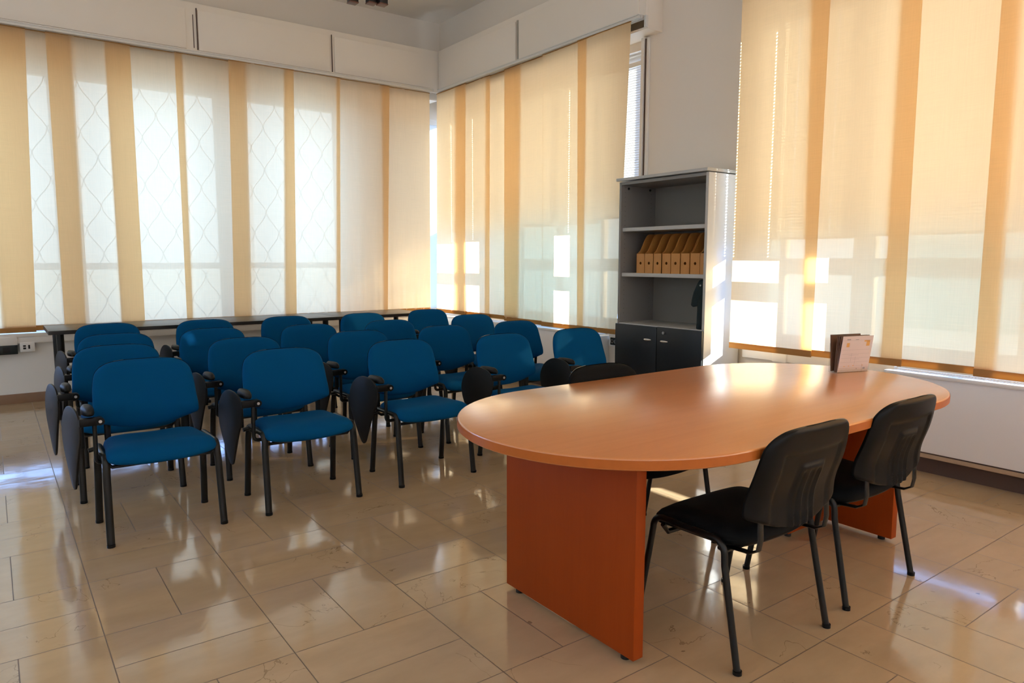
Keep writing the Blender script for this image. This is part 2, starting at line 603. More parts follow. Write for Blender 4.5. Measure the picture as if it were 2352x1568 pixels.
# sill ledge and the white cable duct below it
struct('trim_1', MB().box(X0, 5.05, 8.42, 8.76, 0.66, 0.700, 0.006), 'white')

# windows behind the desks: clear panes
def window(name, boxes, panes, pmat, axis):
    f = MB()
    for b in boxes:
        f.box(*b, 0.004)
    o = struct(name, f, 'frame')
    for p in panes:
        g = MB().box(*p)
        g.build('pane', pmat if isinstance(pmat, str) else pmat.pop(0), o, smooth=False)
    return o


ya, yb = 8.76, 8.82
wins = [(-2.95, -0.98), (-0.86, 0.66), (0.78, 2.26), (2.38, 3.70)]
for i, (a, b) in enumerate(wins):
    bx = [(a, b, ya, yb, 0.66, 0.74), (a, b, ya, yb, 3.27, 3.34), (a, a + .06, ya, yb, 0.74, 3.27), (b - .06, b, ya, yb, 0.74, 3.27),
          (a + .06, b - .06, ya, yb, 1.315, 1.385)]
    ps = [(a + .055, b - .055, 8.785, 8.791, 0.735, 1.32), (a + .055, b - .055, 8.785, 8.791, 1.38, 3.275)]
    window('window_%d' % (i + 1), bx, ps, 'glass', 0)
o = struct('window_12', MB().box(3.86, 5.3, ya, yb, 0.66, 0.74).box(3.86, 5.3, ya, yb, 3.27, 3.34).box(3.86, 3.92, ya, yb, 0.74, 3.27).box(5.26, 5.3, ya, yb, 0.74, 3.27), 'frame', smooth=False)  # added window, lights the corner curtains from behind
MB().box(3.92, 5.26, 8.785, 8.791, 0.74, 3.27).build('pane', 'frosted_fill', o, smooth=False)
struct('trim_2', MB().box(-0.98, -0.86, 8.72, 8.84, 0.68, 3.34).box(0.66, 0.78, 8.72, 8.84, 0.68, 3.34).box(2.26, 2.38, 8.72, 8.84, 0.68, 3.34), 'frame', smooth=False)

# security grille outside those windows
g = MB()
def bar(a, b, r=0.007):
    g.tube([a, b], r, seg=5, cap=False)
cell, hgt = 0.30, 0.26
nx = int((3.9 + 3.0) / cell)
for i in range(nx + 1):
    for j in range(int((3.40 - 0.72) / hgt)):
        x = -3.0 + i * cell + (cell / 2 if j % 2 else 0)
        z = 0.72 + j * hgt
        pts = [(x + cell / 2 * math.sin(PI / 2 * t / 4) ** 1.4, 9.06, z + hgt * t / 4) for t in range(5)]
        pts2 = [(x - cell / 2 * math.sin(PI / 2 * t / 4) ** 1.4, 9.06, z + hgt * t / 4) for t in range(5)]
        g.tube(pts, 0.0045, seg=4, cap=False)
        g.tube(pts2, 0.0045, seg=4, cap=False)
for z in (0.72, 3.4):
    g.box(-3.05, 4.1, 9.05, 9.07, z - 0.01, z + 0.01)
gr = g.build('window_grille', 'grille', fix=False)
tag(gr, 'grey wrought security grille of scalloped bars seen faintly through the striped curtains', 'grille')

# window wall: frames and clear panes; frosted ones added to shape the sun patches
xw0, xw1 = 5.32, 5.38
def bay(idx, a, b, clear, mull=()):
    """bay from y=a to y=b; clear = list of clear (y0,y1) spans in the lower sashes; the rest is added frosted glass that scatters the sun"""
    bx = [(xw0, xw1, a, b, 0.62, 0.80), (xw0, xw1, a, b, 3.36, 3.42), (xw0, xw1, a, b, 1.30, 1.43)]
    edges = sorted(set([a, b] + [e for m_ in mull for e in m_]))
    for m0, m1 in [(a, a + .05), (b - .05, b)] + list(mull):
        bx.append((xw0, xw1, m0, m1, 0.80, 1.30)); bx.append((xw0, xw1, m0, m1, 1.43, 3.36))
    spans = []
    cur = a + .05
    for m0, m1 in sorted(mull):
        spans.append((cur, m0)); cur = m1
    spans.append((cur, b - .05))
    f = MB()
    for q in bx: f.box(*q, 0.003)
    o = struct('window_%d' % idx, f, 'frame')
    for s0, s1 in spans:
        cuts = sorted(set([s0, s1] + [c for sp in clear for c in sp if s0 < c < s1]))
        for c0, c1 in zip(cuts, cuts[1:]):
            mid = (c0 + c1) / 2
            lo = 'peach' if idx == 8 else 'glass' if any(p <= mid <= q for p, q in clear) else 'frosted'
            for z0, z1, mt in ((0.795, 0.93, 'glass' if c1 < 2.5 and idx == 7 else lo), (0.93, 1.305, lo), (1.425, 1.64 if idx >= 7 else 1.88, lo), (1.64 if idx >= 7 else 1.88, 3.365, 'peach' if idx == 8 else 'glass')):
                MB().box(5.346, 5.352, c0 - .002, c1 + .002, z0, z1).build('pane', mt, o, smooth=False)
    return o


bay(5, 4.88, 6.30, [(5.29, 5.57)], [(5.57, 5.62)])
bay(6, 6.30, 8.75, [(7.02, 7.35), (7.52, 8.40)], [(7.35, 7.52)])
bay(7, 1.00, 3.62, [(2.49, 2.67), (2.84, 3.41)], [(2.67, 2.84), (1.60, 1.72), (3.41, 3.46)])
bay(8, -3.3, 1.00, [], [(-1.2, -1.1)])  # peach panes added here, out of view, to hold back the sun

# windows added behind the camera to brighten the room, blinds down
for k, (a, b) in enumerate(((Y0 + .2, 2.4), (2.7, 8.4))):
    o = struct('window_%d' % (9 + k), MB().box(X0 - .1, X0 - .05, a, b, .7, .76).box(X0 - .1, X0 - .05, a, b, 3.44, 3.5), 'frame')
    MB().box(X0 - .0755, X0 - .0750, a, b, .76, 3.44).build('pane', 'peach', o, smooth=False)
o = struct('window_11', MB().box(X0 + .3, 4.9, Y0 - .1, Y0 - .05, .7, .76).box(X0 + .3, 4.9, Y0 - .1, Y0 - .05, 3.44, 3.5), 'frame')
MB().box(X0 + .3, 4.9, Y0 - .076, Y0 - .075, .76, 3.44).build('pane', 'added_pale_blind', o, smooth=False)

# venetian blinds with cord holes
def venetian(y0, y1, zb, holes, label):
    t = thing('venetian_blind', label, 'blind', (5.27, (y0 + y1) / 2, zb), 0, 'venetian blinds on the window wall')
    yc = (y0 + y1) / 2
    s = MB()
    ang = math.radians(70)
    W = 0.0135
    cx_, cz_ = -math.cos(ang) * W, math.sin(ang) * W
    z = 0.03
    top = 3.30 - zb
    hs = sorted(h_ - yc for h_ in holes)
    while z < top:
        q = lambda f_: (cx_ * f_ - 0.002 * (1 - f_ * f_), z + cz_ * f_)
        for fa, fb, cut in ((-1, -.42, False), (-.42, .42, True), (.42, 1, False)):
            (xa, za), (xb_, zb_) = q(fa), q(fb)
            segs = [(y0 - yc, y1 - yc)]
            if cut:
                cur, segs = y0 - yc, []
                for hh in hs:
                    segs.append((cur, hh - .005)); cur = hh + .005
                segs.append((cur, y1 - yc))
            for a_, b_ in segs:
                s.add([(xa, a_, za), (xa, b_, za), (xb_, b_, zb_), (xb_, a_, zb_)], [(0, 1, 2, 3)])
        z += 0.024
    s.build('slats', 'slat', t, smooth=False, fix=False)
    MB().box(-.014, .014, y0 - yc, y1 - yc, 0, .018, .004).build('bottom_rail', 'white', t)
    MB().box(-.02, .02, y0 - yc, y1 - yc, top, top + .045, .004).build('head_rail', 'white', t)
    return t


venetian(4.90, 5.615, 1.84, [5.37], 'white venetian blind glimpsed in the slit between the striped curtain and the pier')
venetian(5.62, 7.42, 1.80, [7.22], 'white venetian blind drawn halfway behind the middle of the curtains nearest the room corner')
venetian(7.44, 8.60, 1.79, [7.67, 8.19, 8.22], 'white venetian blind drawn halfway right in the room corner')
venetian(2.78, 3.60, 1.58, [3.01, 3.335, 3.435, 3.453], 'white venetian blind drawn halfway beside the bookcase, throwing dotted light on it')
venetian(0.98, 2.76, 1.59, [], 'white venetian blind drawn halfway behind the curtain over the end of the oval table')

# pelmet boxes
def pelmet_b(name, y0, y1, joints, end):
    o = struct(name, MB().box(4.93, 4.955, y0, y1, 3.595, 4.12, .003).box(4.955, 5.20, y0, y0 + .02, 3.50, 4.12).box(4.955, 5.20, y0, y1, 4.10, 4.12)
               .box(4.955, 5.20, y0 + .02, y1, 3.50, 3.52), 'pelmet')
    return o


p = pelmet_b('trim_3', 4.66, 8.33, [], True)
for a, b in ((6.62, 8.28), (4.74, 6.56)):
    MB().box(4.918, 4.931, a, b, 3.63, 4.05, .003).build('panel', 'pelmet', p)
MB().box(4.920, 4.932, 6.575, 6.600, 3.64, 4.06).build('joint', 'steel', p)
p = pelmet_b('trim_4', Y0, 3.66, [], True)
for a, b in ((1.9, 3.60), (0.2, 1.84), (-1.6, 0.1)):
    MB().box(4.918, 4.931, a, b, 3.63, 4.05, .003).build('panel', 'pelmet', p)
p = struct('trim_5', MB().box(X0, 4.955, 8.335, 8.36, 3.595, 4.12, .003).box(X0, 4.93, 8.36, 8.75, 4.10, 4.12).box(X0, 4.93, 8.36, 8.75, 3.50, 3.515), 'pelmet')
for a, b in ((3.50, 4.86), (1.975, 3.44), (0.16, 1.85), (-2.9, 0.10)):
    MB().box(a, b, 8.322, 8.336, 3.64, 4.05, .003).build('panel', 'pelmet', p)
MB().box(1.925, 1.933, 8.333, 8.337, 3.66, 4.0).box(1.960, 1.970, 8.324, 8.337, 3.645, 4.07).box(3.466, 3.474, 8.324, 8.337, 3.645, 4.07).box(0.11, 0.115, 8.33, 8.337, 3.66, 4.05).build('joint', 'darkgap', p, smooth=False)
# frame channel on the pier edge
struct('trim_6', MB().box(5.125, 5.15, 4.80, 4.875, 0.62, 3.49, .004).box(5.10, 5.125, 4.845, 4.875, 0.62, 3.49, .004), 'white')
struct('trim_7', MB().box(5.118, 5.126, 4.828, 4.840, 0.7, 3.48), 'darkgap', smooth=False)

# ------------------------------------------------------------------ sliding fabric panels and their tracks
tk = MB()
for k in range(4):
    tk.box(4.845 + k * .021, 4.862 + k * .021, 4.66, 8.20, 3.572, 3.597)
tk.box(4.835, 4.93, 4.66, 8.20, 3.595, 3.603)
t1 = tk.build('curtain_track', 'alu', smooth=False)
tag(t1, 'slotted aluminium curtain track under the pelmet between room corner and pier', 'curtain track', 'curtain tracks')
MB().box(4.90, 4.93, 4.63, 4.655, 3.50, 3.60, .003).build('end_bracket', 'alu', t1)
tk = MB()
for k in range(4):
    tk.box(4.845 + k * .021, 4.862 + k * .021, -3.0, 3.62, 3.572, 3.597)
tk.box(4.835, 4.93, -3.0, 3.62, 3.595, 3.603)
tag(tk.build('curtain_track', 'alu', smooth=False), 'slotted aluminium curtain track above the panels behind the oval table', 'curtain track', 'curtain tracks')
tk = MB()
for k in range(4):
    tk.box(-2.9, 4.80, 8.225 + k * .021, 8.242 + k * .021, 3.572, 3.597)
tk.box(-2.9, 4.80, 8.215, 8.33, 3.595, 3.603)
tag(tk.build('curtain_track', 'alu', smooth=False), 'slotted aluminium curtain track above the panels behind the dark desks', 'curtain track', 'curtain tracks')

ORD = ['first', 'second', 'third', 'fourth', 'fifth', 'sixth', 'seventh', 'eighth', 'ninth', 'tenth', 'eleventh']


def panel(axis, plane, level, a0, a1, b0, b1, zb, label, group, ruffle=0.0, seed=0):
    """a0,a1: edges at the top; b0,b1: edges at the hem. level 0 is nearest the window"""
    pos = plane - level * 0.021
    mid = (a0 + a1) / 2
    ztop, = (3.565,)
    loc = (mid, pos, zb) if axis == 0 else (pos, mid, zb)
    t = thing('curtain', label, 'curtain', loc, 0, group)
    rnd = random.Random(seed)
    ph = [rnd.uniform(0, 6.28) for _ in range(6)]
    H = ztop - zb

    def fn(u, v):
        e0, e1 = a0 + (b0 - a0) * (1 - v), a1 + (b1 - a1) * (1 - v)
        s_ = e0 + (e1 - e0) * u - mid
        d = 0.0035 * math.sin(5 * u + ph[0] + 1.3 * v) + 0.0022 * math.sin(13 * u + ph[1]) * (0.35 + v * .4)
        d += ruffle * (math.sin(38 * u + ph[2]) + .6 * math.sin(61 * u + ph[3])) * math.exp(-v * 7)
        d += 0.0012 * math.sin(47 * u + ph[4]) * math.exp(-(1 - v) * 9)
        z = 0.03 + (H - 0.03) * v
        return (s_, d, z) if axis == 0 else (d, s_, z)
    MB().grid(fn, 44, 40).build('fabric', 'curtain', t, fix=False, angle=180)
    hb = MB()
    w0, w1 = b0 - mid, b1 - mid
    if axis == 0:
        hb.box(w0, w1, -.006, .006, 0, .048, .004)
    else:
        hb.box(-.006, .006, w0, w1, 0, .048, .004)
    hb.build('hem', 'hem', t)
    c = MB()
    tw0, tw1 = a0 - mid, a1 - mid
    if axis == 0:
        c.box(tw0, tw1, -.005, .005, H - .004, H + .004)
    else:
        c.box(-.005, .005, tw0, tw1, H - .004, H + .004)
    c.build('top_rail', 'hem', t, smooth=False)
    return t


GA, GB, GR = 'striped curtain panels behind the dark desks', 'curtain panels between room corner and bookcase', 'curtain panels behind the oval table'
# wall behind the desks, listed from the room corner outwards: top edges, hem edges, level
PA = [(4.087, 4.771, 4.052, 4.742, 0, .735), (3.48, 4.187, 3.397, 4.10, 1, .735), (2.85, 3.529, 2.76, 3.454, 2, .738), (2.245, 2.962, 2.19, 2.899, 3, .738),
      (1.714, 2.443, 1.702, 2.395, 1, .738), (1.077, 1.79, 1.075, 1.768, 0, .736), (0.587, 1.303, 0.574, 1.293, 1, .728), (0.08, 0.805, 0.07, 0.768, 0, .735),
      (-0.27, 0.428, -0.38, 0.337, 1, .722), (-0.9, -0.2, -0.9, -0.2, 0, .73), (-1.55, -0.82, -1.55, -0.82, 1, .73), (-2.2, -1.48, -2.2, -1.48, 0, .73), (-2.85, -2.1, -2.85, -2.1, 1, .73)]
for i, (a0, a1, b0, b1, lv, zb) in enumerate(PA):
    last = 'peach fabric panel curtain behind the dark desks, the %s counted from the room corner' % ORD[i] if i < 9 else \
        'peach fabric panel curtain on the back wall beyond the end of the desks'
    if i > 9:
        break
    panel(0, 8.288, lv, a0, a1, b0, b1, zb, last, GA, ruffle=(0.005 if i < 3 else 0.0012), seed=i + 1)
PB = [(7.571, 8.275, 7.63, 8.343, 2, .715), (7.081, 7.823, 7.118, 7.894, 1, .715), (6.478, 7.171, 6.523, 7.213, 0, .712), (6.08, 6.792, 6.08, 6.799, 1, .70),
      (5.367, 6.07, 5.369, 6.07, 2, .695), (4.767, 5.495, 4.888, 5.463, 3, .70)]
for i, (a0, a1, b0, b1, lv, zb) in enumerate(PB):
    panel(1, 4.913, lv, a0, a1, b0, b1, zb, 'sunlit peach panel curtain on the window wall, %s from the room corner towards the bookcase' % ORD[i], GB, ruffle=0.0025, seed=40 + i)
PR = [(2.859, 3.592, 2.876, 3.601, 2, .700), (2.251, 3.015, 2.238, 2.965, 1, .706), (1.708, 2.387, 1.687, 2.382, 0, .708), (1.10, 1.804, 1.10, 1.805, 1, .70),
      (0.45, 1.17, 0.45, 1.17, 0, .70), (-0.2, 0.52, -0.2, 0.52, 1, .70), (-0.85, -0.12, -0.85, -0.12, 0, .70), (-1.5, -0.78, -1.5, -0.78, 1, .70),
      (-2.2, -1.4, -2.2, -1.4, 0, .70), (-2.9, -2.1, -2.9, -2.1, 1, .70)]
for i, (a0, a1, b0, b1, lv, zb) in enumerate(PR):
    if i < 7:
        lb = ['bright peach panel curtain hanging right beside the bookcase, barred with sun', 'pale peach panel curtain behind the leaflets on the oval table',
              'peach panel curtain hanging above the rounded far end of the oval table', 'peach panel curtain at the frame edge above the radiator cabinet',
              'peach panel curtain, fifth counted from the bookcase', 'peach panel curtain, sixth counted from the bookcase', 'peach panel curtain, seventh counted from the bookcase'][i]
    else:
        break
    panel(1, 4.913, lv, a0, a1, b0, b1, zb, lb, GR, ruffle=0.001, seed=60 + i)

# ------------------------------------------------------------------ radiator cabinets
def cabinet(y0, y1, label):
    L = y1 - y0
    t = thing('radiator_cabinet', label, 'radiator cover', (5.02, (y0 + y1) / 2, 0), 0, 'long white radiator cabinets under the windows')
    yc = (y0 + y1) / 2
    a, b = y0 - yc, y1 - yc
    X = -5.02
    MB().box(4.925 + X, 4.945 + X, a, b, .150, .655, .003).box(4.945 + X, 5.115 + X, a, a + .02, .15, .64).box(4.945 + X, 5.115 + X, b - .02, b, .15, .64).build('front_panel', 'cabinet', t)
    MB().box(4.905 + X, 4.935 + X, a, b, .645, .672, .010).box(4.935 + X, 4.975 + X, a, b, .655, .668).box(5.08 + X, 5.118 + X, a, b, .655, .668).build('top_lip', 'white', t)
    gq = MB()
    yy = a + .02
    while yy < b - .02:
        gq.box(4.975 + X, 5.08 + X, yy, yy + .006, .655, .665)
        yy += .018
    gq.build('grille', 'white', t, smooth=False)
    MB().box(4.93 + X, 5.11 + X, a, b, .112, .140, .003).build('base_strip', 'strip', t)
    MB().box(4.935 + X, 5.11 + X, a, b, .140, .150).build('shadow_gap', 'darkgap', t, smooth=False)
    MB().box(4.985 + X, 5.11 + X, a, b, 0.0, .112).build('plinth', 'darkgap', t, smooth=False)
    return t


cabinet(-3.0, 2.36, 'long white radiator cabinet under the curtains behind the black chairs')
cabinet(5.26, 8.20, 'long white radiator cabinet between room corner and bookcase')
# lower recess next to the bookcase: white ledge, cable duct
struct('trim_8', MB().box(5.075, 5.12, 2.37, 3.62, .605, .70, .006).box(5.06, 5.12, 3.20, 3.33, .60, .675, .01), 'white')
struct('trim_9', MB().box(5.095, 5.12, 4.90, 5.24, .54, .70, .004).box(5.085, 5.12, 5.065, 5.095, .54, .71, .003), 'white')
struct('baseboard_right', MB().box(5.108, 5.12, 2.37, 5.25, 0, .095, .002), 'plinth')


def socket_face(mb_dark, mb_hole, c, axis):
    pass


def black_socket(y, label):
    t = thing('power_socket', label, 'socket', (5.094, y, .592), 0, 'black double sockets beside the bookcase')
    MB().box(-.010, 0, -.055, .055, -.038, .038, .004).build('plate', 'sock_black', t)
    for s_ in (-.026, .026):
        rg = []
        for rr, dx in ((.021, -.010), (.021, -.014), (.016, -.014), (.014, -.010)):
            rg.append([(dx, s_ + rr * math.cos(2 * PI * k / 20), rr * math.sin(2 * PI * k / 20)) for k in range(20)])
        MB().rings(rg).build('outlet', 'steel', t)
        MB().box(-.0112, -.0095, s_ - .009, s_ - .005, -.003, .003).box(-.0112, -.0095, s_ + .005, s_ + .009, -.003, .003).build('pin_hole', 'dark', t, smooth=False)
    return t


black_socket(5.155, 'black double power socket next to the blue chair, left of the white post')
black_socket(5.010, 'black double power socket half hidden by the black bookcase doors')

# trunking and sockets behind the desks
struct('trim_10', MB().box(-2.9, 4.9, 8.425, 8.50, .60, .668, .006), 'white')
struct('trim_11', MB().box(-2.9, 0.18, 8.405, 8.50, .59, .668, .004), 'white')
t = thing('socket_strip', 'black multi outlet strip on the wall left of the dark desk', 'socket', (-0.16, 8.45, .50))
MB().box(-.34, .34, -.035, .045, 0, .093, .004).build('housing', 'sock_black', t)
for x in (-.24, -.13, -.02, .09, .17, .25):
    MB().box(x - .03, x + .03, -.038, -.034, .018, .075, .003).build('outlet', 'dark', t)
t = thing('data_socket', 'white network socket box under the sill beside the desk end', 'socket', (0.26, 8.465, .515))
MB().box(-.062, .062, -.042, .035, 0, .098, .006).build('housing', 'white', t)
MB().box(-.035, -.012, -.045, -.041, .028, .045).box(-.035, -.012, -.045, -.041, .052, .068).build('port', 'dark', t, smooth=False)
MB().box(.006, .022, -.045, -.041, .030, .068).build('port', 'dark', t, smooth=False)

# ------------------------------------------------------------------ dark desks
def desk(x0, x1, label, first=None):
    L = x1 - x0
    xc = (x0 + x1) / 2
    t = thing('desk', label, 'desk', (xc, 7.68, 0), 0, 'dark desks along the back wall')
    a, b = -L / 2, L / 2
    MB().box(a, b, -.34, .34, .766, .800, .003).build('desktop', 'desk', t)
    MB().box(a, b, -.343, -.339, .765, .799).box(a - .001, a + .002, -.34, .34, .765, .799).build('edge_band', 'desk_edge', t, smooth=False)
    for x in (a + .09, b - .09):
        for y in (-.24, .24):
            MB().tube([(x, y, 0.012), (x, y, .766)], .030, seg=18, up=(0, 1, 0)).build('leg', 'metal', t)
    for x in (a + .09, b - .09):
        MB().box(x - .035, x + .035, -.30, .30, .0, .03, .008).build('foot', 'metal', t)
    return t


desk(.385, 1.76, 'dark brown desk by the back wall with its free end in full view')
desk(1.765, 3.03, 'dark brown desk by the back wall, the middle one of three')
desk(3.035, 4.13, 'dark brown desk by the back wall ending near the room corner')

# ------------------------------------------------------------------ oval meeting table
T = thing('meeting_table', 'oval orange beech meeting table with slab legs', 'table', (2.672, 2.01, 0))


def stadium(r, hx, n=40):
    pts = []
    for k in range(n + 1):
        a = -PI / 2 + PI * k / n
        pts.append((hx + r * math.cos(a), r * math.sin(a)))
    for k in range(n + 1):
        a = PI / 2 + PI * k / n
        pts.append((-hx + r * math.cos(a), r * math.sin(a)))
    return pts


rg = []
for r_, z in ((.640, .757), (.647, .760), (.650, .764), (.650, .793), (.648, .798), (.644, .800)):
    rg.append([(x, y, z) for x, y in stadium(r_, .658)])
MB().rings(rg).build('tabletop', 'table_top', T, angle=50)
rg = [[(x, y, z) for x, y in stadium(.6512, .658)] for z in (.764, .793)]
MB().rings(rg, cap=False).build('edge_band', 'table_edge', T)
for i, (xa, xb, st) in enumerate(((1.727, 1.775, 0), (3.572, 3.622, 1))):
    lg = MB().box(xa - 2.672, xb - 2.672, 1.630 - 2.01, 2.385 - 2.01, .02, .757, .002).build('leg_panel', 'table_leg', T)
    for y in (1.69, 2.32):
        MB().cyl(((xa + xb) / 2 - 2.672, y - 2.01), .018, 0, .021, 14).build('glide', 'dark', lg)
# stub board stiffening the far leg
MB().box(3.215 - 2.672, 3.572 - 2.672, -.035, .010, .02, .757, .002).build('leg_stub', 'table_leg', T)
MB().cyl((3.245 - 2.672, -.012), .018, 0, .021, 14).build('glide', 'dark', T)

# leaflets in an acrylic holder
T = thing('leaflet_holder', 'clear acrylic holder standing on the oval table', 'holder', (3.83, 2.035, .80), math.radians(-17))
MB().box(-.112, .112, -.034, -.032, 0, .17).box(-.112, .112, -.034, .030, 0, .003).box(-.112, .112, .028, .030, 0, .16).build('holder', 'acrylic', T, smooth=False)
MB().tube([(.02 + .028 * math.cos(a), -.036, .115 + .028 * math.sin(a)) for a in [PI / 2 - k * PI / 12 for k in range(7)]] + [(.048, -.036, .06), (.056, -.036, .045), (.056, -.036, 0)], .0015, seg=6, up=(0, 1, 0)).build('front_ridge', 'acrylic', T)


def lean_sheet(mb, y0, y1, yt0, yt1, h_, w_=.105):
    mb.add([(-w_, y0, .004), (w_, y0, .004), (w_, y1, .004), (-w_, y1, .004), (-w_, yt0, h_), (w_, yt0, h_), (w_, yt1, h_), (-w_, yt1, h_)],
           [(0, 1, 2, 3), (4, 7, 6, 5), (0, 4, 5, 1), (1, 5, 6, 2), (2, 6, 7, 3), (3, 7, 4, 0)])


ang = math.radians(-17)
lf = thing('leaflet', 'pale printed leaflet showing a chart, front of the stack in the acrylic holder', 'leaflet', (3.83, 2.035, .80), ang, 'leaflets in the holder on the table')
mb = MB(); lean_sheet(mb, -.030, -.026, -.062, -.058, .205)
mb.build('cover', 'paper', lf, smooth=False)
def ink(parent, mat, rects):
    mb = MB()
    for x0, x1, z0, z1 in rects:
        y = lambda z: -.0305 - .032 * (z - .004) / .201
        mb.add([(x0, y(z0), z0), (x1, y(z0), z0), (x1, y(z1), z1), (x0, y(z1), z1)], [(0, 1, 2, 3)])
    mb.build('print', mat, parent, smooth=False)
ink(lf, 'orangeink', [(-.075, -.055, .145, .168), (.062, .085, .148, .180), (.045, .085, .172, .180), (-.072, -.062, .034, .038), (-.040, -.032, .035, .039), (-.010, 0, .036, .040), (.055, .062, .037, .041)])
ink(lf, 'ink', [(-.10, .095, z, z + .0007) for z in (.036, .058, .082, .105, .128, .182)] + [(-.078, -.052, .184, .190), (-.018, .004, .184, .187), (.066, .082, .016, .026), (.018, .026, .018, .022),
                (-.05, .02, .098, .0988), (-.02, .03, .075, .0757), (-.03, -.029, .06, .11), (.0, .001, .04, .09)])
for k, (yb_, yt_, hh, mt, nm) in enumerate(((-.024, -.047, .203, 'brownpaper', 'brown edged leaflet directly behind the printed front one'), (-.016, -.034, .205, 'brownpaper', 'brown edged leaflet in the middle of the stack in the holder'),
                                            (-.008, -.022, .204, 'brownpaper', 'brown edged leaflet third behind the printed front one'), (.018, .030, .206, 'brownpaper', 'leaflet leaning apart at the back of the acrylic holder'))):
    o = thing('leaflet', nm, 'leaflet', (3.83, 2.035, .80), ang, 'leaflets in the holder on the table')
    mb = MB(); lean_sheet(mb, yb_, yb_ + .006, yt_, yt_ + .007, hh, .104)
    mb.build('pages', mt, o, smooth=False)

# ------------------------------------------------------------------ chairs
def outline(ctrl, n=5):
    """right-half control points from top centre to bottom centre -> full smooth closed outline"""
    full = ctrl + [(-x, z) for x, z in reversed(ctrl[1:-1])]
    return catmull(full, n)


BACK = outline([(0, .192), (.10, .191), (.183, .178), (.237, .138), (.256, .065), (.262, -.02), (.268, -.095), (.262, -.122), (.235, -.135), (.12, -.172), (0, -.184)])
BACK_S = outline([(0, .1945), (.10, .1935), (.185, .180), (.2385, .139), (.257, .065), (.262, -.02), (.267, -.095), (.261, -.121), (.234, -.134), (.12, -.171), (0, -.183)])


def back_bend0(x, z):
    """depth of the backrest mid-surface; chair faces -y"""
    return .232 + .155 * (z) + .05 * max(0, z - .12) - .38 * x * x - 1.2 * x ** 4 - 0.020 * math.exp(-((z + .07) / .09) ** 2)


def cushion(out, fprof, bend, flip=1):
    """fprof: list of (scale, depth) from the front centre over the rim to the back centre"""
    rgs = []
    for s_, d in fprof:
        rgs.append([(x * s_, bend(x * s_, z * s_) + d * flip, .672 + z * s_) for x, z in out])
    return MB().rings(rgs)


def arc(cx, cy, r, a0, a1, n):
    return [(cx + r * math.cos(a0 + (a1 - a0) * k / n), cy + r * math.sin(a0 + (a1 - a0) * k / n)) for k in range(n + 1)]


SEAT = outline([(0, .20), (.11, .20), (.20, .185), (.235, .14), (.245, .05), (.255, -.06), (.262, -.14), (.240, -.195), (.13, -.222), (0, -.228)])


def seat_z(x, y):
    f = max(0, (-y - .10) / .13)
    return .455 - .030 * f * f - .018 * math.exp(-(x / .16) ** 2) * math.exp(-((y - .04) / .16) ** 2) + .010 * max(0, (y - .12) / .08)


